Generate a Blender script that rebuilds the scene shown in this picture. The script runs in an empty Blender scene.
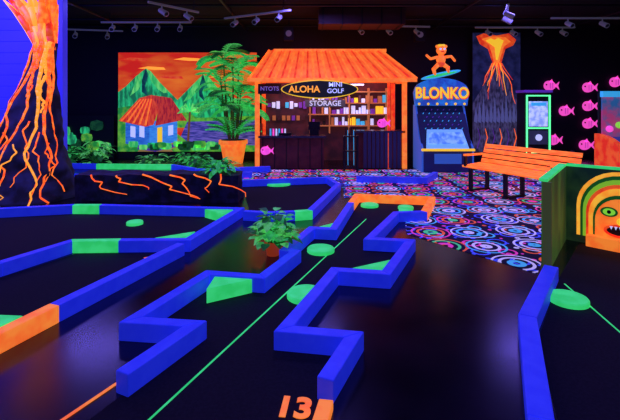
import bpy, bmesh, math, random
from mathutils import Vector, Matrix, noise
random.seed(7)
sc=bpy.context.scene
sc.view_settings.view_transform='Standard'
sc.view_settings.look='None'

# ------------------------------------------------------------ materials
MC={}
def mat(name,col,emit=0.0,rough=0.6,ecol=None,col2=None,scale=6,stretch=(1,1,1),metal=0.0,contrast=(0.4,0.6),bump=0.0):
    if name in MC: return MC[name]
    m=bpy.data.materials.new(name); m.use_nodes=True
    nt=m.node_tree; b=nt.nodes['Principled BSDF']
    b.inputs['Roughness'].default_value=rough
    b.inputs['Metallic'].default_value=metal
    c=tuple(col)+(1,)
    b.inputs['Base Color'].default_value=c
    b.inputs['Emission Color'].default_value=(tuple(ecol)+(1,)) if ecol else c
    b.inputs['Emission Strength'].default_value=emit
    if col2 is not None or bump:
        tc=nt.nodes.new('ShaderNodeTexCoord'); mp=nt.nodes.new('ShaderNodeMapping')
        mp.inputs['Scale'].default_value=stretch
        nz=nt.nodes.new('ShaderNodeTexNoise'); nz.inputs['Scale'].default_value=scale; nz.inputs['Detail'].default_value=4
        nt.links.new(tc.outputs['Object'],mp.inputs[0]); nt.links.new(mp.outputs[0],nz.inputs['Vector'])
        if col2 is not None:
            cr=nt.nodes.new('ShaderNodeValToRGB')
            cr.color_ramp.elements[0].position=contrast[0]; cr.color_ramp.elements[1].position=contrast[1]
            cr.color_ramp.elements[0].color=c; cr.color_ramp.elements[1].color=tuple(col2)+(1,)
            nt.links.new(nz.outputs['Fac'],cr.inputs[0])
            nt.links.new(cr.outputs[0],b.inputs['Base Color'])
            if not ecol: nt.links.new(cr.outputs[0],b.inputs['Emission Color'])
        if bump:
            bp=nt.nodes.new('ShaderNodeBump'); bp.inputs['Strength'].default_value=bump
            nt.links.new(nz.outputs['Fac'],bp.inputs['Height']); nt.links.new(bp.outputs[0],b.inputs['Normal'])
    MC[name]=m; return m

BLUE=mat('fluorescent_blue_paint',(0.05,0.09,0.9),0.35,0.5,col2=(0.08,0.14,1.0),scale=9,ecol=(0.014,0.035,0.9))
ORANGE=mat('fluorescent_orange_paint',(1.0,0.16,0.02),0.8,0.6,col2=(1.0,0.25,0.03),scale=8)
RED=mat('fluorescent_red_paint',(0.9,0.03,0.01),0.6,0.6,col2=(1.0,0.12,0.02),scale=7)
GREEN=mat('fluorescent_green_paint',(0.03,0.72,0.14),0.66,0.6,col2=(0.05,0.85,0.2),scale=8)
LIME=mat('fluorescent_lime_paint',(0.25,0.8,0.05),0.7,0.6)
YELLOW=mat('fluorescent_yellow_paint',(1.0,0.6,0.03),0.8,0.6)
PINK=mat('fluorescent_pink_paint',(0.95,0.08,0.55),0.9,0.6)
WHITE=mat('uv_white_paint',(0.55,0.6,1.0),0.8,0.6)
CYAN=mat('fluorescent_cyan_paint',(0.05,0.5,0.9),0.6,0.6)
PURPLE=mat('purple_paint',(0.2,0.05,0.6),0.25,0.6)
BLACK=mat('black_paint',(0.008,0.008,0.012),0,0.7)
DARK=mat('dark_metal',(0.02,0.02,0.03),0,0.4,metal=0.5)
FELT=mat('black_putting_felt',(0.003,0.003,0.005),0,0.95,col2=(0.008,0.008,0.011),scale=60)
ROCK=mat('black_rock_paint',(0.008,0.007,0.016),0,0.7,col2=(0.03,0.025,0.07),scale=9,bump=0.6)
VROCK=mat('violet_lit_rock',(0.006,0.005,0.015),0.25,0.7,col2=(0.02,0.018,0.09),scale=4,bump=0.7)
LAVA=mat('lava_paint',(1.0,0.085,0.01),1.15,0.6,col2=(1.0,0.2,0.02),scale=12)
LAVAY=mat('lava_core_paint',(1.0,0.36,0.03),1.0,0.6)
LEAF=mat('fluorescent_leaf',(0.02,0.38,0.07),0.45,0.6,col2=(0.06,0.62,0.14),scale=14)
LEAF2=mat('pale_uv_leaf',(0.12,0.62,0.16),0.5,0.6,col2=(0.04,0.32,0.07),scale=20)
LEAFD=mat('dark_leaf',(0.01,0.13,0.03),0.14,0.6,col2=(0.03,0.25,0.05),scale=14)
TERRA=mat('glowing_terracotta',(0.7,0.07,0.015),0.25,0.6)
TRUNK=mat('palm_trunk',(0.10,0.06,0.03),0.05,0.8,col2=(0.2,0.12,0.05),scale=10)

# ------------------------------------------------------------ mesh builder
class M:
    def __init__(s,name,mtx=None):
        s.name=name; s.bm=bmesh.new(); s.mats=[]; s.mtx=mtx or Matrix.Identity(4)
    def mi(s,m):
        if m not in s.mats: s.mats.append(m)
        return s.mats.index(m)
    def v(s,p): return s.bm.verts.new(Vector(p))
    def hexa(s,a,b,m):
        A=[s.v(p) for p in a]; B=[s.v(p) for p in b]; n=len(A); k=s.mi(m)
        fs=[s.bm.faces.new(A[::-1]),s.bm.faces.new(B)]
        for i in range(n):
            j=(i+1)%n; fs.append(s.bm.faces.new([A[i],A[j],B[j],B[i]]))
        for f in fs: f.material_index=k
    def prism(s,pts,vec,m):
        vec=Vector(vec); s.hexa([Vector(p) for p in pts],[Vector(p)+vec for p in pts],m)
    def box(s,c,d,m,rz=0,rx=0,ry=0):
        R=Matrix.Rotation(rz,3,'Z')@Matrix.Rotation(ry,3,'Y')@Matrix.Rotation(rx,3,'X')
        x,y,z=d[0]/2,d[1]/2,d[2]/2; c=Vector(c)
        a=[c+R@Vector(p) for p in((-x,-y,-z),(x,-y,-z),(x,y,-z),(-x,y,-z))]
        b=[c+R@Vector(p) for p in((-x,-y,z),(x,-y,z),(x,y,z),(-x,y,z))]
        s.hexa(a,b,m)
    def tube(s,p0,p1,r0,r1,m,seg=10):
        p0=Vector(p0);p1=Vector(p1); d=(p1-p0).normalized()
        u=d.orthogonal().normalized(); w=d.cross(u)
        f=lambda p,r:[p+u*r*math.cos(2*math.pi*i/seg)+w*r*math.sin(2*math.pi*i/seg) for i in range(seg)]
        s.hexa(f(p0,r0),f(p1,r1),m)
    def path(s,pts,r,m,seg=6,taper=1.0):
        n=len(pts)-1
        for i in range(n):
            ra=r*(1-(1-taper)*i/n); rb=r*(1-(1-taper)*(i+1)/n)
            s.tube(pts[i],pts[i+1],ra,rb,m,seg)
    def ball(s,c,r,m,sc_=(1,1,1)):
        res=bmesh.ops.create_icosphere(s.bm,subdivisions=2,radius=r)
        k=s.mi(m)
        for v in res['verts']:
            v.co=Vector((v.co.x*sc_[0],v.co.y*sc_[1],v.co.z*sc_[2]))+Vector(c)
            for f in v.link_faces: f.material_index=k
    def done(s,smooth=False,bevel=0,parent=None):
        me=bpy.data.meshes.new(s.name)
        bmesh.ops.recalc_face_normals(s.bm,faces=s.bm.faces)
        if smooth:
            for f in s.bm.faces: f.smooth=True
        s.bm.to_mesh(me); s.bm.free()
        for m in s.mats: me.materials.append(m)
        o=bpy.data.objects.new(s.name,me); sc.collection.objects.link(o); o.matrix_world=s.mtx
        if bevel:
            b=o.modifiers.new('Bevel','BEVEL'); b.width=bevel; b.segments=2; b.limit_method='ANGLE'
        if parent: o.parent=parent
        return o
def text(name,body,loc,size,m,rot=(math.pi/2,0,0),parent=None,ext=0.006,shear=0,bold=0.0,sx=1,sy=1):
    c=bpy.data.curves.new(name,'FONT'); c.body=body; c.size=size; c.extrude=ext; c.align_x='CENTER'; c.align_y='CENTER'
    c.shear=shear; c.offset=bold
    c.materials.append(m)
    o=bpy.data.objects.new(name,c); sc.collection.objects.link(o); o.location=loc; o.rotation_euler=rot; o.scale=(sx,sy,1)
    if parent:
        o.parent=parent; o.matrix_parent_inverse=parent.matrix_world.inverted()
    return o

# ------------------------------------------------------------ room
def floor_mat():
    m=bpy.data.materials.new('polished_dark_concrete'); m.use_nodes=True; nt=m.node_tree; b=nt.nodes['Principled BSDF']
    tc=nt.nodes.new('ShaderNodeTexCoord'); nz=nt.nodes.new('ShaderNodeTexNoise'); nz.inputs['Scale'].default_value=1.6; nz.inputs['Detail'].default_value=7
    nt.links.new(tc.outputs['Object'],nz.inputs['Vector'])
    cr=nt.nodes.new('ShaderNodeValToRGB'); cr.color_ramp.elements[0].color=(0.003,0.0025,0.007,1); cr.color_ramp.elements[1].color=(0.009,0.007,0.017,1)
    cr.color_ramp.elements[0].position=0.35; cr.color_ramp.elements[1].position=0.7
    nt.links.new(nz.outputs['Fac'],cr.inputs[0]); nt.links.new(cr.outputs[0],b.inputs['Base Color'])
    mr=nt.nodes.new('ShaderNodeMapRange'); mr.inputs['To Min'].default_value=0.12; mr.inputs['To Max'].default_value=0.28
    nt.links.new(nz.outputs['Fac'],mr.inputs[0]); nt.links.new(mr.outputs[0],b.inputs['Roughness'])
    b.inputs['Specular IOR Level'].default_value=0.38
    return m
WALLM=mat('black_wall_paint',(0.010,0.008,0.016),0,0.8)
CEILM=mat('black_ceiling_paint',(0.005,0.0045,0.008),0,0.9)
XL,XR,YB,YF,H=-8.5,9.6,12.3,-1.5,3.75
o=M('floor'); o.box(((XL+XR)/2,(YB+YF)/2,-0.05),(XR-XL,YB-YF,0.1),floor_mat()); o.done()
o=M('ceiling'); o.box(((XL+XR)/2,(YB+YF)/2,H+0.05),(XR-XL,YB-YF,0.1),CEILM); o.done()
o=M('wall_back'); o.box(((XL+XR)/2,YB+0.05,H/2),(XR-XL,0.1,H),WALLM); o.done()
o=M('wall_left'); o.box((XL-0.05,(YB+YF)/2,H/2),(0.1,YB-YF,H),WALLM); o.done()
o=M('wall_right'); o.box((XR+0.05,(YB+YF)/2,H/2),(0.1,YB-YF,H),WALLM); o.done()
o=M('baseboard_back'); o.box(((XL+XR)/2,YB-0.012,0.06),(XR-XL,0.02,0.12),BLACK); o.done()

# patterned carpet -------------------------------------------------
def carpet_mat():
    m=bpy.data.materials.new('blacklight_ring_carpet'); m.use_nodes=True; nt=m.node_tree; N=nt.nodes; L=nt.links
    b=N['Principled BSDF']; b.inputs['Roughness'].default_value=0.95
    tc=N.new('ShaderNodeTexCoord')
    def math_(op,a,bv=None,c=None):
        n=N.new('ShaderNodeMath'); n.operation=op
        for i,x in enumerate((a,bv,c)):
            if x is None: continue
            if isinstance(x,(int,float)): n.inputs[i].default_value=x
            else: L.new(x,n.inputs[i])
        return n.outputs[0]
    cur=None
    OR=(1.0,0.13,0.05);PK=(0.95,0.06,0.5);CY=(0.08,0.5,0.9);WH=(0.7,0.6,1.0);BL=(0.07,0.10,1.0);GR=(0.08,0.7,0.25)
    layers=[(6.0,1.7,[(.02,.12,.07)],[BL,PK,BL,OR,WH,BL]),
            (3.6,3.3,[(.24,.34,.045)],[BL,PK,BL,CY,OR,BL]),
            (1.9,7.1,[(.37,.42,.022),(.24,.29,.03),(.06,.12,.05)],[WH,PK,CY,OR,WH,GR]),
            ]
    for k,(scl,off,rings,pal) in enumerate(layers):
        mp=N.new('ShaderNodeMapping'); mp.inputs['Location'].default_value=(off,off*0.7,0); L.new(tc.outputs['Object'],mp.inputs[0])
        v=N.new('ShaderNodeTexVoronoi'); v.voronoi_dimensions='2D'; v.inputs['Scale'].default_value=scl; v.inputs['Randomness'].default_value=0.22
        L.new(mp.outputs[0],v.inputs['Vector'])
        sp=N.new('ShaderNodeSeparateColor'); L.new(v.outputs['Color'],sp.inputs[0])
        for j,(rmin,rmax,w) in enumerate(rings):
            r=math_('MULTIPLY_ADD',sp.outputs[0],rmax-rmin,rmin)
            d=math_('ABSOLUTE',math_('SUBTRACT',v.outputs['Distance'],r))
            ring=math_('LESS_THAN',d,w)
            cr=N.new('ShaderNodeValToRGB'); cr.color_ramp.interpolation='CONSTANT'
            els=cr.color_ramp.elements
            while len(els)<6: els.new(0.5)
            for i in range(6):
                els[i].position=i/6; els[i].color=pal[(i+j*2)%6]+(1,)
            L.new(sp.outputs[1],cr.inputs[0])
            mx=N.new('ShaderNodeMix'); mx.data_type='RGBA'
            L.new(ring,mx.inputs[0]); L.new(cr.outputs[0],mx.inputs[7])
            if cur is None: mx.inputs[6].default_value=(0.006,0.004,0.03,1)
            else: L.new(cur,mx.inputs[6])
            cur=mx.outputs[2]
    L.new(cur,b.inputs['Base Color']); L.new(cur,b.inputs['Emission Color']); b.inputs['Emission Strength'].default_value=0.5
    return m
o=M('patterned_carpet')
pts=[(0.55,6.95),(1.95,6.72),(1.62,5.85),(1.22,5.5),(1.12,5.0),(2.02,3.82),(2.78,4.95),(4.0,4.0),(7.5,5.0),(7.5,9.95),(-1.6,9.95),(-1.6,8.45),(0.42,8.45),(0.6,7.7)]
o.prism([(x,y,0.0) for x,y in pts],(0,0,0.005),carpet_mat()); o.done()

# ------------------------------------------------------------ rails
def rail(name,pts,cols,h=0.12,w=0.09):
    P=[Vector((x,y)) for x,y in pts]; n=len(P); o=M(name)
    L=[];R=[]
    for i in range(n):
        if i==0: d=(P[1]-P[0]).normalized(); nn=Vector((-d.y,d.x)); k=1
        elif i==n-1: d=(P[-1]-P[-2]).normalized(); nn=Vector((-d.y,d.x)); k=1
        else:
            d1=(P[i]-P[i-1]).normalized(); d2=(P[i+1]-P[i]).normalized()
            n1=Vector((-d1.y,d1.x)); n2=Vector((-d2.y,d2.x)); nn=(n1+n2)
            if nn.length<1e-3: nn=n1
            nn.normalize(); k=min(1/max(nn.dot(n1),0.2),2.2)
        L.append(P[i]+nn*w/2*k); R.append(P[i]-nn*w/2*k)
    for i in range(n-1):
        a=[(*R[i],0),(*R[i+1],0),(*L[i+1],0),(*L[i],0)]
        o.prism(a,(0,0,h),cols[i] if isinstance(cols,list) else cols)
    return o.done(bevel=0.006)
def felt(name,pts,z=0.003):
    o=M(name); o.prism([(x,y,0) for x,y in pts],(0,0,z),FELT); o.done()

A=[(-.972,2.22),(-.728,2.72),(-1.154,2.77),(-.843,3.55),(-.387,3.47),(-.14,4.07),(-.24,4.12),(.02,4.85),(.26,4.81),(.58,6.1),(.729,6.66)]
B=[(1.83,6.45),(1.484,5.59),(1.109,5.54),(.612,4.46),(1.022,4.39),(.628,3.55),(.21,3.62),(-.161,2.66),(.265,2.59),(.076,2.17)]
rail('mini_golf_rail',A+B,[BLUE]*9+[ORANGE]*3+[BLUE]*8)
felt('putting_green_felt',[(-1.25,1.6)]+A+B+[(-.15,1.6)])
o=M('orange_tee_kerb'); o.prism([(.115,2.115,0),(.035,1.78,0),(-.035,1.80,0),(.045,2.125,0)],(0,0,.05),ORANGE); o.done(bevel=.004)

# left holes
C=[(-5.2,5.50),(-3.276,5.96),(-2.9,5.96),(-.938,5.76),(-1.256,4.43),(-1.95,4.41),(-2.43,4.39),(-2.725,3.78),(-3.1,3.1)]
rail('mini_golf_rail',C,[BLUE,GREEN,BLUE,BLUE,BLUE,GREEN,BLUE,BLUE])
rail('mini_golf_rail',[(-2.12,2.0),(-1.77,2.98),(-1.29,4.30)],[ORANGE,BLUE])
felt('putting_green_felt',[(-5.1,5.45),(-3.27,5.9),(-1.0,5.7),(-1.31,4.48),(-2.46,4.45),(-3.15,3.1),(-5.1,3.2)])
felt('putting_green_felt',[(-2.36,4.33),(-1.36,4.35),(-1.85,2.98),(-2.2,2.0),(-3.6,2.0),(-3.02,3.1)])
rail('mini_golf_rail',[(-.86,5.62),(-.56,5.55),(-.2,5.6),(0.0,5.66),(.495,7.55),(.345,8.24),(-1.29,7.9),(-1.5,7.35)],[BLUE,BLUE,GREEN,BLUE,BLUE,BLUE,BLUE])
felt('putting_green_felt',[(-.8,5.66),(-.05,5.7),(.44,7.55),(.32,8.17),(-1.24,7.85),(-.9,6.3)])
rail('mini_golf_rail',[(-1.2,8.9),(-2.9,8.5),(-4.6,8.6),(-6.3,8.9)],[BLUE,BLUE,BLUE])
rail('mini_golf_rail',[(-.9,9.7),(-2.4,9.3),(-3.2,10.0),(-5.0,10.1),(-6.9,10.3)],[BLUE,BLUE,GREEN,BLUE])
rail('mini_golf_rail',[(.9,8.35),(2.2,8.2),(2.6,8.9)],BLUE)
# right hole
rail('mini_golf_rail',[(.80,1.35),(1.02,1.9),(1.426,2.82),(2.07,3.69)],BLUE,w=.11)
rail('mini_golf_rail',[(2.96,4.60),(3.9,3.64)],ORANGE)
felt('putting_green_felt',[(.9,1.35),(1.46,2.75),(2.12,3.68),(2.92,4.66),(4.2,3.5),(3.5,1.35)])

# wedges, discs and lines
def wedge(pts,m=GREEN,h=.115,name='corner_bumper_block'):
    o=M(name); o.prism([(x,y,0.003) for x,y in pts],(0,0,h-.003),m); o.done(bevel=.004)
wedge([(-.77,3.475),(-.46,3.425),(-.78,3.24)])
wedge([(.36,3.66),(.60,3.625),(.73,3.86)])
wedge([(.10,4.90),(.24,4.88),(.30,5.08)])
wedge([(1.36,5.66),(1.16,5.62),(1.22,5.9)])
wedge([(-1.02,5.70),(-1.4,5.72),(-1.08,5.45)])
wedge([(-1.33,4.5),(-1.62,4.49),(-1.26,4.72)])
wedge([(-1.89,2.83),(-2.3,2.86),(-2.0,2.55)])
def disc(x,y,r):
    o=M('green_cup_disc'); n=36
    o.tube((x,y,.003),(x,y,.030),r,r,GREEN,n); o.tube((x,y,.030),(x,y,.040),r,r*.94,GREEN,n); o.done()
disc(-.03,3.36,.15); disc(.11,4.40,.14); disc(1.97,3.28,.14); disc(-.6,8.1,.24); disc(.88,6.35,.13); disc(1.38,6.2,.11); disc(-2.2,5.4,.1)
def line(pts,m,w=.012,name='putting_line'):
    a,b=Vector(pts[0]),Vector(pts[1]); d=(b-a).normalized(); n=Vector((-d.y,d.x))*w/2
    o=M(name); o.prism([(*(a+n),.003),(*(b+n),.003),(*(b-n),.003),(*(a-n),.003)][::-1],(0,0,.002),m); o.done()
line([(-.90,1.72),(.74,5.65)],GREEN); line([(2.13,3.6),(1.9,1.6)],GREEN)
line([(-1.30,1.8),(-1.02,2.35)],ORANGE,.02,'tee_line')
line([(-1.62,4.2),(-1.45,4.33)],ORANGE,.03,'tee_line')
text('hole_number_13','13',(-.08,2.12,.006),.17,ORANGE,rot=(0,0,-.12),ext=.002,bold=.006,sx=1.1,sy=1.15)

# ------------------------------------------------------------ foliage helpers
def leafblade(o,base,d,length,width,m,droop=.4,n=5):
    base=Vector(base); d=Vector(d).normalized()
    side=d.cross(Vector((0,0,1)))
    if side.length<.05: side=Vector((1,0,0))
    side.normalize(); prev=None; p=base.copy(); k=o.mi(m)
    dd=d.copy()
    for i in range(n+1):
        t=i/n; w=width*math.sin(math.pi*min(.98,.12+.88*t))*.5+.001
        a=o.v(p-side*w+Vector((0,0,.15*w))); c=o.v(p); b=o.v(p+side*w+Vector((0,0,.15*w)))
        if prev:
            for q in ((prev[0],prev[1],c,a),(prev[1],prev[2],b,c)):
                f=o.bm.faces.new(q); f.material_index=k
        prev=(a,c,b); dd=(dd+Vector((0,0,-droop/n))).normalized(); p=p+dd*(length/n)
def frond(o,base,d,length,m,droop=1.3,n=12,ll=.3,stem=.012,lw=.05):
    p=Vector(base); dd=Vector(d).normalized()
    for i in range(n):
        dd=(dd+Vector((0,0,-droop/n))).normalized(); q=p+dd*length/n
        o.tube(p,q,stem*(1-i/n)+.003,stem*(1-(i+1)/n)+.003,m,5)
        side=dd.cross(Vector((0,0,1))); 
        if side.length<.05: side=Vector((1,0,0))
        side.normalize(); t=i/n; l=ll*math.sin(math.pi*(.15+.8*t))
        if t>.08:
            for s in(-1,1):
                leafblade(o,q,side*s+dd*.7+Vector((0,0,.15)),l,lw,m,droop=.6,n=3)
        p=q
def bush(name,c,r,h,n,mats,pot=None,leaf=.16,lw=.07):
    o=M(name); z0=c[2]
    if pot:
        pr,ph,pm=pot
        o.tube((c[0],c[1],z0),(c[0],c[1],z0+ph*.85),pr*.72,pr*.95,pm,20)
        o.tube((c[0],c[1],z0+ph*.85),(c[0],c[1],z0+ph),pr*1.05,pr*1.05,pm,20)
        o.tube((c[0],c[1],z0+ph),(c[0],c[1],z0+ph+.004),pr*.9,pr*.9,BLACK,20)
        z0+=ph
    for i in range(n):
        a=random.uniform(0,2*math.pi); e=random.uniform(.1,1.4); rr=r*random.uniform(.3,1)
        tip=Vector((c[0]+rr*math.cos(a)*math.cos(e*.8),c[1]+rr*math.sin(a)*math.cos(e*.8),z0+h*math.sin(e)*random.uniform(.4,1)))
        o.tube((c[0],c[1],z0),tip,.004,.003,LEAFD,4)
        leafblade(o,tip,(math.cos(a),math.sin(a),random.uniform(-.3,.8)),leaf*random.uniform(.7,1.2),lw,random.choice(mats),droop=.8,n=4)
    return o.done()
bush('potted_houseplant',(-.37,4.30,0.003),.21,.30,170,[LEAF2,LEAF2,LEAF,LEAFD],pot=(.085,.14,TERRA),leaf=.11,lw=.09)
# potted palm
o=M('potted_palm'); px,py=-1.98,11.1
o.tube((px,py,0),(px,py,.5),.24,.33,ORANGE,28); o.tube((px,py,.5),(px,py,.6),.37,.37,ORANGE,28); o.tube((px,py,.6),(px,py,.605),.32,.32,BLACK,28)
for k in range(8):
    a=k*.785+.2; bx=px+.1*math.cos(a); by=py+.1*math.sin(a); hh=1.15+.33*((k*3)%5)
    tx=px+.28*math.cos(a)-.04; ty=py+.12*math.sin(a)
    o.path([(bx,by,.6),((bx+tx)/2,(by+ty)/2,.6+hh*.3),(tx,ty,hh+.25)],.03,TRUNK,8,.6)
    for j in range(9):
        b=a+j*.698+.2*k
        frond(o,(tx,ty,hh+.2),(math.cos(b)*.8,math.sin(b)*.35-.1,random.uniform(.5,1.7)),random.uniform(.6,.85),[LEAF,LEAFD,LEAF2,LEAF][(j+k)%4],droop=1.8,ll=.28,lw=.105)
for j in range(18):
    b=j*.35; frond(o,(px,py,.62),(math.cos(b)*.7,math.sin(b)*.3,random.uniform(.7,1.9)),.75,[LEAFD,LEAF][j%2],droop=1.3,ll=.26,lw=.10)
o.done()

# ------------------------------------------------------------ volcano prop (left)
VX,VY=-4.66,6.95
def vs(th,t):  # t 0 base .. 1 crater
    cx=VX+.40*t; cy=VY; z=2.50*t
    r=.66*(1-t)**1.7+.05*(1-t)+.17
    r*=1+.16*noise.noise(Vector((math.cos(th)*1.8,math.sin(th)*1.8,z*1.6)))+.12*noise.noise(Vector((math.cos(th)*5,math.sin(th)*5,z*5)))
    return Vector((cx+r*math.cos(th)*(.95 if math.cos(th)>0 else 1.15),cy+r*math.sin(th)*.8,z))
o=M('volcano_prop'); nt_,nz_=60,50; grid=[]
for j in range(nz_+1): grid.append([o.v(vs(2*math.pi*i/nt_,j/nz_)) for i in range(nt_)])
k=o.mi(VROCK)
for j in range(nz_):
    for i in range(nt_):
        f=o.bm.faces.new([grid[j][i],grid[j][(i+1)%nt_],grid[j+1][(i+1)%nt_],grid[j+1][i]]); f.material_index=k
f=o.bm.faces.new(grid[-1]); f.material_index=o.mi(LAVA); f=o.bm.faces.new(grid[0][::-1]); f.material_index=k
def lava(th0,t0,t1,r,amp=.25,seed=0,drift=0,n=26):
    rnd=random.Random(seed); pts=[]; ph=rnd.uniform(0,6)
    for i in range(n+1):
        t=t0+(t1-t0)*i/n
        th=th0+drift*i/n+amp*.45*math.sin(ph+i*.55)+rnd.uniform(-amp,amp)*.25
        pts.append(vs(th,t)+Vector((0,-.002,0)))
    o.path(pts,r,LAVAY if seed%4==0 else LAVA,6,.4)
for i,(th,e,r,dr) in enumerate([(-2.3,.02,.02,-.4),(-1.95,.0,.026,-.3),(-1.5,.02,.026,-.2),(-1.1,.0,.032,.1),(-.65,0,.034,.1),(-.3,.05,.022,.1),(-1.6,.65,.030,0),(-.9,.55,.034,0),(-.5,.6,.03,0)]):
    lava(th,1.0,e,r,.28,i+1,drift=dr)
for i in range(6): lava(-2.3+i*.36,.5-.07*(i%3),.03+.08*(i%2),.013,.3,i+30,n=14)
# plume
CX=VX+.40
for i in range(30):
    a=random.uniform(0,2*math.pi); lean=random.uniform(-.65,.10); h=random.uniform(.35,1.15); r=random.uniform(.03,.075)
    x0=CX+.12*math.cos(a); y0=VY+.1*math.sin(a); m=random.choice([LAVA,LAVA,RED,ORANGE,RED,LAVAY])
    p=[Vector((x0,y0,2.38)),Vector((x0+lean*.3,y0,2.4+h*.4)),Vector((x0+lean*.65,y0,2.4+h*.75)),Vector((x0+lean,y0,2.4+h))]
    rr=[r*.6,r,r*.8,.01]
    for q in range(3): o.tube(p[q],p[q+1],rr[q],rr[q+1],m,8)
o.done(smooth=True)
# violet-blue clapboard partition behind volcano
SID=mat('violet_clapboard_paint',(0.05,0.05,0.6),0.5,0.5,col2=(0.07,0.06,0.8),scale=1.2,ecol=(0.035,0.03,0.8))
o=M('clapboard_siding'); 
o.box((-6.35,7.95,1.85),(3.6,.08,3.7),SID)
for i in range(18): o.box((-6.35,7.89,.1+i*.205),(3.6,.04,.19),SID,rx=.12)
o.box((-4.55,7.92,1.85),(.08,.16,3.7),SID); o.done(bevel=.004)

# lava rock planter wall
o=M('lava_rock_planter'); x0,x1,y0,y1,h=-3.62,-1.1,6.62,7.1,.42
def nb(p): 
    q=Vector(p); return q+Vector((noise.noise(q*4),noise.noise(q*4+Vector((9,0,0))),noise.noise(q*4+Vector((0,9,0)))))*.035
nx=40; k=o.mi(ROCK)
def sheet(f,na,nb_):
    g=[[o.v(f(i/na,j/nb_)) for i in range(na+1)] for j in range(nb_+1)]
    for j in range(nb_):
        for i in range(na):
            q=o.bm.faces.new([g[j][i],g[j][i+1],g[j+1][i+1],g[j+1][i]]); q.material_index=k
cl=lambda p:Vector((p.x,p.y,max(p.z,0)))
sheet(lambda u,v:cl(nb((x0+(x1-x0)*u,y0,h*v))),nx,8)
sheet(lambda u,v:nb((x0+(x1-x0)*u,y0+(y1-y0)*v,h)),nx,8)
sheet(lambda u,v:cl(nb((x1,y0+(y1-y0)*u,h*v))),8,8)
sheet(lambda u,v:cl(nb((x0,y0+(y1-y0)*u,h*v))),8,8)
sheet(lambda u,v:cl(nb((x0+(x1-x0)*u,y1,h*v))),nx,8)
for i in range(6):
    xx=x0+.25+i*.40; rnd=random.Random(i+3); z=h+.01; pts=[]
    for j in range(8):
        q=nb((xx,y0,max(z,.02))); pts.append(q+Vector((0,-.004,0))); xx+=rnd.uniform(-.05,.22); z-=rnd.uniform(.02,.07)
        if z<.03: break
    o.path(pts,.013,LAVA,5,.45)
o.done()
bush('planter_foliage',(-1.45,6.86,.45),.30,.20,80,[LEAF,LEAFD,LEAF],leaf=.17,lw=.08)

# ------------------------------------------------------------ island mural
SKY=mat('mural_sunset_sky',(0.75,0.02,0.01),0.66,0.8,col2=(1.0,0.22,0.02),scale=1.6,stretch=(.5,1,1.6),contrast=(.4,.68))
MTN=mat('mural_mountain_green',(0.01,0.20,0.08),0.62,0.8,col2=(0.03,0.75,0.22),scale=3.2,stretch=(2.6,1,.8),contrast=(.42,.6))
MTN2=mat('mural_mountain_lit',(0.03,0.55,0.12),0.65,0.8,col2=(0.2,0.9,0.18),scale=5,stretch=(2,1,.6))
MDARK=mat('mural_shadow_blue',(0.005,0.05,0.08),0.35,0.8,col2=(0.01,0.18,0.16),scale=5)
WATER=mat('mural_water',(0.03,0.04,0.30),0.48,0.8,col2=(0.2,0.15,0.65),scale=4,stretch=(1,1,6))
GRASS=mat('mural_grass',(0.02,0.34,0.05),0.5,0.8,col2=(0.2,0.65,0.05),scale=5)
HUTW=mat('mural_hut_wall',(0.02,0.12,0.55),0.6,0.8,col2=(0.04,0.22,0.75),scale=5,stretch=(1,1,5))
s_=.0277
MZ=.20
o=M('island_mural',Matrix.Translation((-5.37,12.05,0)))
def mp_(pts,m,l): o.prism([(u*s_,-.004*l,v*s_+MZ) for u,v in pts],(0,-.004,0),m)
W_=140
o.box((W_*s_/2,.03,50*s_+MZ),(W_*s_,.05,100*s_),BLACK); o.box((W_*s_/2,.03,MZ/2),(W_*s_,.05,MZ),BLACK)
mp_([(0,0),(W_,0),(W_,100),(0,100)],SKY,0)
for i in range(7): 
    u=16+i*18; v=93-9*(i%3); mp_([(u-14,v),(u-4,v+2),(u+12,v+1),(u+14,v-1.5),(u+2,v-1.5)],[RED,LAVAY][i%2],1)
mp_([(0,30),(0,60),(8,66),(18,76),(28,84),(33,81),(42,70),(52,60),(60,52),(66,30)],MTN,2)
mp_([(28,84),(33,81),(42,70),(52,60),(46,59),(40,63),(34,70),(32,75)],MTN2,3)
mp_([(18,76),(24,80),(24,70),(20,62),(12,56),(16,66)],MTN2,3)
mp_([(28,84),(30,76),(27,66),(30,56),(24,60),(24,72)],MDARK,3)
mp_([(52,30),(58,50),(68,60),(78,70),(86,78),(92,75),(100,65),(112,56),(130,50),(140,46),(140,30)],MTN,4)
mp_([(86,78),(92,75),(100,65),(110,57),(100,58),(94,60),(90,66)],MTN2,5)
mp_([(78,70),(84,75),(82,64),(74,54),(66,50),(72,60)],MTN2,5)
mp_([(86,78),(88,68),(85,60),(88,50),(82,56),(82,66)],MDARK,5)
mp_([(0,24),(0,44),(12,46),(24,40),(50,38),(70,40),(80,34),(140,36),(140,24)],GRASS,6)
mp_([(60,8),(70,30),(140,32),(140,4)],WATER,7)
mp_([(0,0),(0,26),(30,20),(60,18),(70,10),(140,6),(140,0)],GRASS,8)
mp_([(20,0),(30,8),(52,12),(60,14),(66,8),(54,2),(56,0)],mat('mural_path',(0.6,0.35,0.1),0.35),9)
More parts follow.
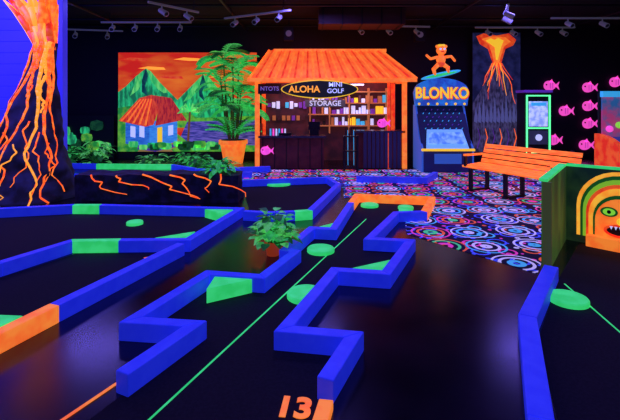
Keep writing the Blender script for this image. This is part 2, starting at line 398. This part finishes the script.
# hut
mp_([(8,8),(8,34),(32,30),(32,4)],HUTW,10); mp_([(32,4),(32,30),(60,34),(60,10)],mat('mural_hut_wall_lit',(0.04,0.22,0.75),0.6,col2=(0.06,0.35,0.9),scale=5,stretch=(1,1,5)),10)
mp_([(1,31),(22,54),(34,57),(42,44),(36,27),(28,25)],mat('mural_hut_roof',(0.65,0.02,0.02),0.6,col2=(0.95,0.10,0.03),scale=6,stretch=(4,1,1)),11)
mp_([(34,57),(54,54),(70,31),(62,31),(38,26),(41,43)],mat('mural_hut_roof_shade',(0.45,0.015,0.03),0.55,col2=(0.8,0.06,0.03),scale=6,stretch=(4,1,1)),12)
for k_ in range(5): mp_([(3+k_*6,31-k_*1.2),(5+k_*6,31-k_*1.2),(24+k_*2.6,53),(23+k_*2.6,53)],ORANGE,13)
for u in (13,22): mp_([(u,15),(u,26),(u+5,25),(u+5,14)],WHITE,12)
mp_([(40,8),(40,24),(45,25),(45,9)],YELLOW,12); mp_([(51,16),(51,26),(56,27),(56,17)],WHITE,12)
mp_([(16,3),(38,0),(64,6),(64,9),(38,4),(16,7)],PURPLE,13)
for u,v in((70,40),(112,44)):  # painted palm
    mp_([(u,10),(u+2,10),(u+4,v),(u+2,v)],mat('mural_trunk',(0.25,0.1,0.03),0.4),14)
    for a in range(7):
        an=a*.52; x=u+3+13*math.cos(an); z=v+9*math.sin(an)-2
        mp_([(u+3,v),(u+3+7*math.cos(an)-1,v+7*math.sin(an)+3),(x,z),(u+3+7*math.cos(an),v+7*math.sin(an)-1)],MTN2,14)
for i in range(26):
    u=random.uniform(8,130); v=random.uniform(0,4); r=random.uniform(4,6.5)
    mp_([(u+r*math.cos(a*.785)*(1+.2*(a%2)),v+4+r*.6*math.sin(a*.785)*(1+.3*(a%2))) for a in range(8)],[MTN,MTN2,GRASS,LEAFD][i%4],15+i%3)
o.done()
for (x,y,r,h,m) in [(-6.35,11.3,.5,.5,LEAF),(-5.55,11.2,.5,.62,LEAF2),(-4.1,11.3,.4,.2,LEAF2),(-3.2,11.3,.4,.25,LEAF),(-2.8,10.7,.35,.28,LEAF)]:
    bush('shrub',(x,y,0),r,h,60,[m,LEAFD,m,LEAFD],leaf=.22,lw=.11)
o=M('mural_side_panel',Matrix.Translation((-7.3,12.05,0)))
o.box((.9,.03,.6),(1.8,.05,1.2),BLACK)
for i in range(12):
    u=random.uniform(.2,1.6); v=random.uniform(.25,.95); r=random.uniform(.12,.2)
    o.prism([(u+r*math.cos(a*.785)*(1+.2*(a%2)),-.004*i,v+r*.8*math.sin(a*.785)) for a in range(8)],(0,-.004,0),[MTN,MTN2,GRASS,LEAFD][i%4])
o.done()

# ------------------------------------------------------------ tiki snack hut
INT=mat('hut_interior_paint',(0.05,0.02,0.04),0.15,0.8,col2=(0.12,0.03,0.05),scale=3)
hx0,hx1,hy0,hy1=-1.30,2.32,10.2,11.7
ROOF=mat('hut_roof_paint',(1.0,0.12,0.02),0.72,0.6,col2=(1.0,0.2,0.03),scale=5)
o=M('tiki_hut')
e=2.08; rz=2.86; ry=11.0
def roofq(a,b,c,d,n):
    a,b,c,d=map(Vector,(a,b,c,d))
    th=Vector((0,0,.04))
    o.hexa([a,b,c,d],[a+th,b+th,c+th,d+th],ROOF)
    for i in range(n+1):
        t=i/n; p=a.lerp(b,t)+th; q=d.lerp(c,t)+th
        o.tube(p,q,.028,.022,RED if i%2 else ORANGE,6)
roofq((hx0-.1,hy0-.25,e),(hx1+.15,hy0-.25,e),(hx1-.5,ry,rz),(hx0+.25,ry,rz),26)
roofq((hx1+.15,hy0-.25,e),(hx1+.15,hy1+.1,e),(hx1-.5,ry,rz),(hx1-.5,ry,rz+.001),8)
roofq((hx0-.1,hy1+.1,e),(hx0-.1,hy0-.25,e),(hx0+.25,ry,rz),(hx0+.25,ry,rz+.001),8)
roofq((hx1+.15,hy1+.1,e),(hx0-.1,hy1+.1,e),(hx0+.25,ry,rz),(hx1-.5,ry,rz),6)
o.box(((hx0+hx1)/2,ry,rz+.03),(hx1-hx0-.75,.1,.08),ORANGE)
o.box(((hx0+hx1)/2,hy0-.27,e),(hx1-hx0+.3,.04,.09),ORANGE)
for x in(hx0+.05,hx1-.08):
    for y in(hy0,hy1-.05): o.box((x,y,e/2),(.1,.1,e),ORANGE if y==hy0 else RED)
o.box((hx1-.45,hy0,e/2),(.06,.06,e),RED)
o.box(((hx0+hx1)/2,hy1,1.05),(hx1-hx0,.06,2.1),INT)
o.box((hx0,(hy0+hy1)/2+.05,.5),(.05,hy1-hy0-.2,1.0),mat('dark_red_panel',(0.12,0.015,0.015),0.12,0.6))
CR=mat('counter_dark_red',(0.09,0.012,0.02),0.15,0.6,col2=(0.06,0.006,0.015),scale=5)
CT=mat('counter_top',(0.05,0.045,0.07),0.0,0.25); PV=mat('picket_violet',(0.03,0.025,0.10),0.12)
o.box((-.42,hy0+.2,.36),(1.5,.4,.72),CR); o.box((-.42,hy0+.17,.745),(1.6,.5,.05),CT)
for i in range(6): o.box((-1.12+i*.28,hy0-.005,.36),(.02,.02,.7),BLACK)
o.box((1.65,hy0+.25,.42),(1.1,.4,.84),CR); o.box((1.65,hy0+.2,.865),(1.2,.5,.05),CT)
for i in range(9): o.box((1.30+i*.1,hy0-.04,.44),(.075,.03,.86),PV)
rnd=random.Random(3)
SH=mat('shelf_wood_glow',(0.45,0.16,0.06),0.4)  # orange light on the shelves put into their colour as emission
for z in(.95,1.25,1.55,1.85): o.box((1.0,hy1-.2,z),(2.1,.3,.03),SH)
for x in(0.0,.52,1.04,1.56,2.05): o.box((x,hy1-.2,1.35),(.03,.3,1.2),SH)
goods=[WHITE,PURPLE,CYAN,SH,WHITE,PURPLE,YELLOW,INT,WHITE,INT,SH,BLACK]
for z in(.965,1.265,1.565):
    x=.06
    while x<1.98:
        w=rnd.uniform(.05,.12); hgt=rnd.uniform(.09,.22); o.box((x+w/2,hy1-.22,z+hgt/2),(w*.85,.12,hgt),rnd.choice(goods)); x+=w+.015
        if abs((x%.52))<.04: x+=.04
for i in range(9):
    x=-1.1+i*.12; o.box((x,hy1-.08,1.5),(.09,.03,.10+.05*(i%3)),rnd.choice([PURPLE,WHITE,WHITE,CYAN,INT]))
for i in range(8): o.box((-1.1+i*.13,hy1-.08,1.15),(.09,.03,.13),rnd.choice([PURPLE,INT,SH,CYAN]))
o.box((.1,hy0+.2,.84),(.22,.2,.14),DARK); o.box((.1,hy0+.16,1.0),(.28,.03,.2),DARK); o.box((-.6,hy0+.2,.80),(.3,.25,.06),DARK)
for i in range(6): o.tube((-.95+i*.07,hy0+.15,.77),(-.95+i*.07,hy0+.15,.93),.022,.018,[CYAN,PINK,WHITE][i%3],8)
o.box((.5,hy1-.5,2.03),(1.8,.05,.03),mat('hut_fill_tube',(.8,.65,1.0),2.5))  # glowing bar added under the roof to light the interior
sb=[]; SX,SZ=.22,1.86
for i in range(32):
    a=2*math.pi*i/32; sb.append((SX+.86*math.cos(a),hy0-.36,SZ+.195*math.sin(a)*(1-.12*abs(math.cos(a)))))
o.prism(sb,(0,-.03,0),mat('surfboard_dark',(0.02,0.03,0.01),0.1)); 
o.prism([(SX+(x-SX)*1.03,y+.02,SZ+(z-SZ)*1.12) for x,y,z in sb],(0,-.02,0),YELLOW)
for x in(-.3,.7): o.tube((x,hy0-.35,1.98),(x,hy0-.27,2.1),.006,.006,DARK,5)
o.box((.36,hy0-.06,1.54),(.95,.03,.17),mat('sign_board_dim',(0.10,0.09,0.12),0.3)); 
o.box((-.95,hy0-.06,1.88),(.55,.03,.24),mat('sign_board_black',(0.01,0.01,0.02),0))
for x in(0.0,.64): o.tube((x,hy0-.06,1.62),(x,hy0-.1,2.09),.005,.005,DARK,5)
for x in(-1.15,-.75): o.tube((x,hy0-.06,2.0),(x,hy0-.1,2.09),.005,.005,DARK,5)
hut=o.done()
text('sign_aloha','ALOHA',(-.13,hy0-.40,1.855),.21,LAVAY,parent=hut,bold=.004)
text('sign_mini_golf','MINI\nGOLF',(.58,hy0-.40,1.89),.145,WHITE,parent=hut,bold=.002,sx=1.05)
text('sign_storage','STORAGE',(.36,hy0-.085,1.535),.17,WHITE,parent=hut,bold=.002)
text('sign_tots','NTOTS',(-.95,hy0-.085,1.88),.135,mat('sign_letters_violet',(0.22,0.18,0.7),0.4),parent=hut,bold=.002)

o=M('putter_rack',Matrix.Translation((0,0,.005)))
for x in(.78,1.08):
    for y in(9.72,9.9): o.box((x,y,.4),(.03,.03,.8),DARK)
for z in(.08,.45,.78): o.box((.93,9.81,z),(.34,.21,.025),DARK)
for i in range(6):
    x=.82+i*.045; o.tube((x,9.8,.10),(x,9.86,.92),.006,.008,[DARK,CYAN,DARK][i%3],6); o.tube((x,9.86,.75),(x,9.87,.98),.012,.012,BLACK,6); o.box((x,9.76,.11),(.02,.09,.03),DARK)
o.done()

# ------------------------------------------------------------ fish
def fish(x,z,y=12.28,s=.48,flip=1,m=PINK):
    o=M('fish_wall_decoration'); pts=[]
    n=20
    for i in range(n):
        a=2*math.pi*i/n; pts.append((x+flip*s*.36*math.cos(a)-flip*.04*s,y-.02,z+s*.29*math.sin(a)*(1-.15*math.cos(a))))
    o.prism(pts,(0,-.02,0),m)
    o.prism([(x+flip*s*.26,y-.02,z),(x+flip*s*.52,y-.02,z+s*.24),(x+flip*s*.44,y-.02,z),(x+flip*s*.52,y-.02,z-s*.24)],(0,-.02,0),m)
    o.prism([(x-flip*s*.1,y-.02,z+s*.2),(x+flip*s*.08,y-.02,z+s*.38),(x+flip*s*.16,y-.02,z+s*.2)],(0,-.02,0),m)
    o.tube((x-flip*s*.25,y-.038,z+s*.06),(x-flip*s*.25,y-.046,z+s*.06),s*.05,s*.05,BLACK,10)
    for k in(-.02,.12): o.box((x+flip*s*k,y-.042,z),(s*.025,.005,s*.36),PURPLE)
    o.done()
for x,z in((6.85,2.05),(7.28,1.33),(7.95,2.0),(7.95,1.47),(7.95,.97),(7.85,.36),(8.72,2.15),(6.95,.5)): fish(x,z)
fish(-1.03,.42,y=10.19,s=.34); fish(1.72,1.07,y=10.16,s=.34)

# ------------------------------------------------------------ arcade drop game with surfer
o=M('ball_drop_game',Matrix.Translation((3.06,9.9,.005)))
FR=mat('cabinet_blue',(0.04,0.16,0.65),0.35,0.5); SLT=mat('cabinet_light_blue',(0.2,0.5,0.9),0.55)
w=.56
for sx in(-1,1):
    o.prism([(sx*w-.02,-.35,0),(sx*w-.02,.45,0),(sx*w-.02,.45,1.5),(sx*w-.02,.25,1.5),(sx*w-.02,-.1,.75),(sx*w-.02,-.35,.55)],(.04,0,0),FR)
o.prism([(-w,-.33,.5),(w,-.33,.5),(w,.28,1.5),(-w,.28,1.5)],(0,.04,0),mat('playfield_dark',(0.01,0.02,0.08),0.1))
o.prism([(-w+.08,-.345,.50),(w-.08,-.345,.50),(w-.16,-.10,.93),(-w+.16,-.10,.93)],(0,-.02,.01),SLT)
o.prism([(-w+.14,-.30,.62),(w-.14,-.30,.62),(w-.2,-.15,.86),(-w+.2,-.15,.86)],(0,-.045,.02),mat('playfield_screen',(0.25,0.5,1.0),0.75,col2=(0.06,0.2,.8),scale=7))
for r in range(6):
    for c in range(7):
        z=.95+r*.085; y=-.33+(z-.5)*.61; x=-.42+c*.14+(.07 if r%2 else 0)
        if abs(x)<.48: o.tube((x,y,z),(x,y-.05,z+.02),.010,.010,[CYAN,PURPLE][r%2],6)
o.box((0,-.34,.25),(2*w-.04,.03,.5),mat('cabinet_navy',(0.01,0.02,0.15),0.15)); o.box((0,-.36,.3),(.6,.02,.22),FR); o.box((0,-.38,.5),(2*w+.05,.06,.05),YELLOW)
o.box((0,.42,.75),(2*w,.04,1.5),BLACK)
hd=[(-.6,.1,1.48),(.6,.1,1.48),(.64,.1,1.78)]
for i in range(13):
    a=math.pi*i/12; hd.append((.62*math.cos(a),.1,1.84+.28*math.sin(a)))
hd.append((-.64,.1,1.78))
o.prism(hd,(0,.12,0),mat('header_blue',(0.02,0.09,0.5),0.45,col2=(0.02,0.25,.75),scale=5))
for i in range(-5,6): 
    if i%2: o.ball((i*.105,.08,1.52),.03,YELLOW)
g=o.done()
text('header_lettering','BLONKO',(3.06,9.97,1.77),.36,YELLOW,parent=g,bold=.008,sx=.84)
text('header_lettering_shadow','BLONKO',(3.075,9.985,1.755),.36,RED,parent=g,bold=.016,sx=.84)
o=M('surfer_cutout',Matrix.Translation((3.05,10.02,2.135)))
sbp=[(.46*math.cos(2*math.pi*i/20),-.02,.07+.06*math.sin(2*math.pi*i/20)+.10*math.cos(2*math.pi*i/20)) for i in range(20)]
o.prism(sbp,(0,.05,0),CYAN); o.prism([(x*.8,y-.01,.07+(z-.07)*.5+x*.05) for x,y,z in sbp],(0,.02,0),GREEN)
def limb(a,b,ra,rb,m=ORANGE): o.tube((a[0],0,a[1]),(b[0],0,b[1]),ra,rb,m,10); o.ball((b[0],0,b[1]),rb,m); o.ball((a[0],0,a[1]),ra,m)
limb((-.05,.32),(-.17,.2),.055,.045); limb((-.17,.2),(-.14,.07),.045,.035)
limb((.04,.32),(.16,.24),.055,.045); limb((.16,.24),(.17,.12),.045,.035)
o.ball((0,0,.42),.11,ORANGE,(1,.7,1.2)); o.ball((0,0,.32),.10,RED,(1.1,.75,.7))
limb((-.09,.48),(-.24,.44),.035,.03); limb((-.24,.44),(-.33,.52),.03,.03)
limb((.09,.48),(.24,.50),.035,.03); limb((.24,.50),(.32,.40),.03,.03)
o.ball((.01,0,.64),.12,ORANGE,(1,.8,1.0)); 
for sx in(-1,1): o.ball((.01+sx*.045,-.09,.66),.025,WHITE); o.ball((.01+sx*.1,0,.73),.04,ORANGE)
o.ball((.01,-.1,.6),.03,RED,(1.5,.6,.6)); o.box((.01,-.0,.75),(.14,.1,.05),YELLOW)
o.done(smooth=True)

# ------------------------------------------------------------ volcano painted panel
o=M('volcano_mural_panel',Matrix.Translation((4.5,11.9,0)))
VS=mat('panel_night',(0.010,0.014,0.06),0.35,0.8,col2=(0.03,0.035,0.14),scale=4)
VR=mat('panel_rock',(0.02,0.018,0.05),0.5,0.8,col2=(0.08,0.07,0.18),scale=6,stretch=(3,1,1))
o.box((.66,.03,1.75),(1.32,.05,3.5),BLACK)
def q(pts,m,l): o.prism([(u,-.004*l,v+.2) for u,v in pts],(0,-.004,0),m)
q([(0,0),(1.32,0),(1.32,3.3),(0,3.3)],VS,0)
q([(0,0),(0,1.35),(.25,1.75),(.45,2.35),(.52,2.45),(.80,2.45),(.9,2.2),(1.05,1.8),(1.32,1.3),(1.32,0)],VR,1)
q([(.10,3.2),(.3,3.28),(.66,3.22),(1.0,3.28),(1.2,3.1),(1.12,2.95),(.9,2.85),(.80,2.5),(.76,2.42),(.57,2.42),(.5,2.6),(.42,2.85),(.2,2.98)],RED,2)
q([(.25,3.12),(.5,3.2),(.9,3.17),(1.05,3.05),(.86,2.92),(.76,2.6),(.73,2.44),(.59,2.44),(.55,2.65),(.44,2.98)],ORANGE,3)
q([(.35,3.08),(.5,3.14),(.6,3.1),(.7,3.15),(.85,3.08),(.78,2.9),(.69,2.55),(.64,2.55),(.6,2.9)],YELLOW,4)
for i in range(11):
    rnd=random.Random(i+5); u=.54+.025*i; v=2.66; pts=[]
    n=4+i%5; 
    for j in range(n):
        pts.append((u,-.018,v)); u+=(i-5)*.03*rnd.uniform(.3,1.5)*.6+rnd.uniform(-.03,.03); v-=rnd.uniform(.1,.2)
    o.path(pts,.015,[LAVA,RED,LAVAY][i%3],5,.4)
for i in range(12): 
    u=.03+i*.105; q([(u,.85),(u+.05,1.25+.14*(i%3)),(u+.1,.95),(u+.08,.8)],mat('panel_ridge',(0.12,0.13,0.35),0.45),5)
for i in range(6): o.path([(.12+i*.2,-.022,.3),(.2+i*.2,-.022,.6),(.14+i*.2,-.022,.85)],.014,[PURPLE,LAVA][i%2],5,.5)
o.done()

# ------------------------------------------------------------ ticket kiosk w/ screen
o=M('prize_kiosk',Matrix.Translation((5.62,10.6,0)))
GD=mat('green_led',(0.1,1,0.3),1.6)
o.box((0,.2,.9),(.66,.4,1.8),DARK); o.box((0,-.01,1.28),(.46,.03,.62),mat('kiosk_screen',(0.5,0.6,0.9),0.95,col2=(0.2,0.3,.7),scale=8)); o.box((0,-.01,.7),(.46,.03,.34),mat('kiosk_panel',(0.05,0.06,0.12),0.2))
for sx in(-1,1): o.box((sx*.28,-.015,1.03),(.03,.03,1.42),GD)
for z in(.33,.93,1.73): o.box((0,-.015,z),(.56,.03,.03),GD)
o.box((0,-.03,1.52),(.36,.02,.08),CYAN); o.tube((0,-.05,.7),(0,-.03,.7),.08,.08,WHITE,16)
o.box((0,.2,1.84),(.7,.44,.06),PURPLE)
o.done()

# ------------------------------------------------------------ bench
a=Vector((2.70,7.55,.005)); b=Vector((3.44,6.08,.005)); L=(b-a).length; d=(b-a).normalized()
ang=math.atan2(d.y,d.x)
o=M('slatted_bench',Matrix.Translation(a)@Matrix.Rotation(ang,4,'Z'))
BW=mat('bench_orange_wood',(1.0,0.13,0.015),0.9,0.5,col2=(1.0,0.24,0.03),scale=5,stretch=(1,8,8))
for i in range(5): o.box((L/2,.05+i*.095,.42+.006*i),(L+.1,.08,.035),BW)
for i in range(4): o.box((L/2,.50+i*.03,.50+i*.085),(L+.1,.03,.07),BW,rx=-.3)
for x in(.12,L/2,L-.12):
    o.box((x,.04,.2),(.06,.05,.4),DARK); o.box((x,.44,.2),(.06,.05,.4),DARK); o.box((x,.24,.385),(.06,.46,.04),DARK); o.box((x,.24,.02),(.06,.5,.03),DARK)
    o.box((x,.575,.60),(.05,.04,.44),DARK,rx=-.3)
for x in(.02,L-.02):
    o.box((x,.22,.62),(.05,.46,.035),BW); o.box((x,.02,.52),(.045,.045,.2),DARK)
o.done(bevel=.005)

# ------------------------------------------------------------ three sided obstacle booth, right
SIDEM=mat('booth_green_side',(0.03,0.09,0.02),0.25,0.7,col2=(0.07,0.22,0.03),scale=3,stretch=(1,1,.4))
BACKM=mat('booth_back_dark',(0.012,0.05,0.025),0.15,0.7,col2=(0.04,0.12,0.03),scale=4)
o=M('tiki_face_booth')
p0=Vector((2.10,3.80,0)); p1=Vector((2.86,4.80,0)); p2=Vector((4.05,3.72,0)); hz=.82
def panel(a,b,t,h,m,z=0):
    d=(b-a).normalized(); n=Vector((d.y,-d.x,0))*t
    o.prism([a+Vector((0,0,z)),b+Vector((0,0,z)),b-n+Vector((0,0,z)),a-n+Vector((0,0,z))],(0,0,h),m)
panel(p0,p1,.05,hz,SIDEM); panel(p1,p2,.05,hz,BACKM)
panel(p0,p1,.07,.025,GREEN,hz); panel(p1,p2,.07,.025,GREEN,hz)
d=(p1-p0).normalized()
o.box(tuple(p0+Vector((0,0,hz/2))-d*.015),(.07,.03,hz),mat('booth_edge_wood',(0.10,0.13,0.03),0.25),rz=math.atan2(d.y,d.x)+math.pi/2)
dd=(p2-p1).normalized(); nn=Vector((dd.y,-dd.x,0))
def art(pts,m,l): o.prism([p1+dd*u+nn*(.004*l)+Vector((0,0,v)) for u,v in pts],nn*.004,m)
def arch(cx,zb,w,h,m,l):
    art([(cx-w,zb),(cx+w,zb)]+[(cx+w*math.cos(math.pi*i/16),zb+h*.45+h*.55*math.sin(math.pi*i/16)) for i in range(17)],m,l)
YO=mat('tiki_yellow_orange',(1.0,0.30,0.02),0.8,col2=(1,.5,.04),scale=6)
DG=mat('tiki_dark_green',(0.01,0.16,0.02),0.3)
OL=mat('tiki_olive',(0.25,0.6,0.03),0.6)
fc=.50
for i,(w,h,m) in enumerate([(.40,.72,YO),(.365,.68,DG),(.34,.64,OL),(.31,.59,RED),(.285,.55,YO),(.245,.48,DG),(.225,.44,ORANGE)]): arch(fc,.08,w,h,m,i)
def ell(cx,cz,a_,b_,m,l): art([(cx+a_*math.cos(2*math.pi*i/20),cz+b_*math.sin(2*math.pi*i/20)) for i in range(20)],m,l)
for sx in(-1,1):
    ell(fc+sx*.10,.38,.078,.052,DG,8); ell(fc+sx*.10,.38,.055,.036,LIME,9); ell(fc+sx*.10,.38,.018,.02,BLACK,10)
ell(fc,.19,.15,.07,RED,8); ell(fc,.19,.12,.045,BLACK,9); ell(fc,.29,.035,.04,YELLOW,9)
for i in range(5): 
    u=fc-.08+i*.04; art([(u-.014,.235),(u,.20),(u+.014,.235)],WHITE,10)
for k,(a_,m) in enumerate([(.08,YO),(.055,DG),(.035,OL)]): ell(fc+.5,.42,a_*.8,a_*1.4,m,7+k)
for i in range(4): arch(1.3,.10,.2-.04*i,.6-.1*i,[YO,DG,OL,RED][i],i)
o.done()

# ------------------------------------------------------------ arcade cabinet with red curve, far right
o=M('arcade_basket_game',Matrix.Translation((6.2,8.6,.005)))
o.box((.3,.35,1.2),(.85,.05,1.0),mat('arcade_art',(0.03,0.15,0.35),0.45,col2=(0.5,0.06,0.2),scale=4)); o.box((.3,.32,1.72),(.9,.1,.12),CYAN)
pts=[]
for i in range(11):
    a_=math.pi*.5*i/10; pts.append((-.25,.4-1.0*math.sin(a_),.25+.65*math.cos(a_)))
pts+= [(-.25,-.6,0),(-.25,.4,0)]
o.prism(pts,(.1,0,0),RED); o.prism([(p[0]+1.0,p[1],p[2]) for p in pts],(.1,0,0),RED)
o.prism([(-.15,p[1],p[2]-.06 if p[2]>.06 else 0) for p in pts],(.9,0,0),mat('arcade_ramp',(0.02,0.05,0.3),0.3))
for i in range(4): o.ball((-.0+i*.2,.30,1.0+.08*i),.07,[PINK,LIME,ORANGE,CYAN][i])
o.box((.3,.42,.9),(.9,.06,1.8),BLACK)
o.done()

# ------------------------------------------------------------ ceiling fixtures
GREY=mat('fixture_grey',(0.35,0.36,0.42),0.05,0.5)
def track(x,y,L_,rz=0,n=3,z=3.52):
    o=M('track_light',Matrix.Translation((x,y,z))@Matrix.Rotation(rz,4,'Z'))
    o.box((0,0,0),(L_,.045,.04),GREY)
    for sx in(-1,1): o.tube((sx*L_*.4,0,0),(sx*L_*.4,0,H-z),.01,.01,DARK,6)
    for i in range(n):
        u=-L_/2+L_*(i+.5)/n; o.tube((u,0,-.02),(u,0,-.1),.015,.015,GREY,6)
        o.tube((u,.06,-.10),(u+.03,-.12,-.20),.05,.06,GREY,12); o.tube((u+.03,-.12,-.20),(u+.031,-.124,-.203),.045,.045,BLACK,12)
    o.done()
track(-4.0,10.5,2.2,.0,4); track(-1.2,9.6,1.8,-.5,3); track(2.0,11.0,2.2,.1,3); track(5.6,11.2,2.6,0,4); track(6.8,10.0,2.4,.0,3); track(-2.8,8.9,1.2,.9,2); track(4.2,9.2,1.2,1.2,2); track(-5.9,11.6,1.6,.2,2)
DUCT=mat('duct_dark_red',(0.05,0.012,0.012),0.03,0.6)
o=M('air_duct'); o.box((1.2,10.3,3.55),(2.0,.8,.36),DUCT)
for i in range(5): o.box((.3+i*.45,10.3,3.55),(.03,.84,.39),BLACK)
o.done()
o=M('ceiling_conduit')
for y in(9.4,10.9,11.9): o.tube((XL+.1,y,3.68),(XR-.1,y,3.68),.025,.025,DARK,8)
for x in(-5,-1.8,3.4,7): o.tube((x,8,3.62),(x,12.2,3.62),.03,.03,DARK,8)
o.done()
for x,y in((-.55,11.2),(2.9,11.4)):
    o=M('ceiling_speaker'); o.box((x,y,3.35),(.25,.2,.35),BLACK); o.tube((x,y,3.52),(x,y,3.75),.015,.015,DARK,6); o.tube((x,y-.1,3.35),(x,y-.11,3.35),.08,.08,GREY,14); o.done()

# ------------------------------------------------------------ lights
def area(name,loc,size,e,col,rot=(0,0,0),sy=None):
    l=bpy.data.lights.new(name,'AREA'); l.energy=e; l.color=col; l.size=size
    if sy: l.shape='RECTANGLE'; l.size_y=sy
    o=bpy.data.objects.new(name,l); sc.collection.objects.link(o); o.location=loc; o.rotation_euler=rot
UV=(0.20,0.14,1.0)
for x in(-4.5,0,4.5):
    for y in(1.5,5.5,9.0):
        area('blacklight_fixture',(x,y,3.6),1.2,46,UV,sy=.15)
area('blacklight_fixture',(-5.6,6.3,3.5),1.0,80,(0.15,0.12,1.0),rot=(.5,0,0))
area('hut_fill_light',(.5,11.0,2.05),2.2,9,(0.85,0.65,1.0),rot=(.5,0,0),sy=.2)  # added fill light, brightens the hut interior
w=bpy.data.worlds.new('World'); sc.world=w; w.use_nodes=True
w.node_tree.nodes['Background'].inputs[0].default_value=(0.05,0.04,0.25,1); w.node_tree.nodes['Background'].inputs[1].default_value=.08

# ------------------------------------------------------------ camera
c=bpy.data.cameras.new('camera'); co=bpy.data.objects.new('camera',c); sc.collection.objects.link(co)
co.location=(0,0,1.5); co.rotation_euler=(math.pi/2,0,0); c.sensor_width=36; c.lens=24.97; c.shift_y=-105/620
sc.camera=co
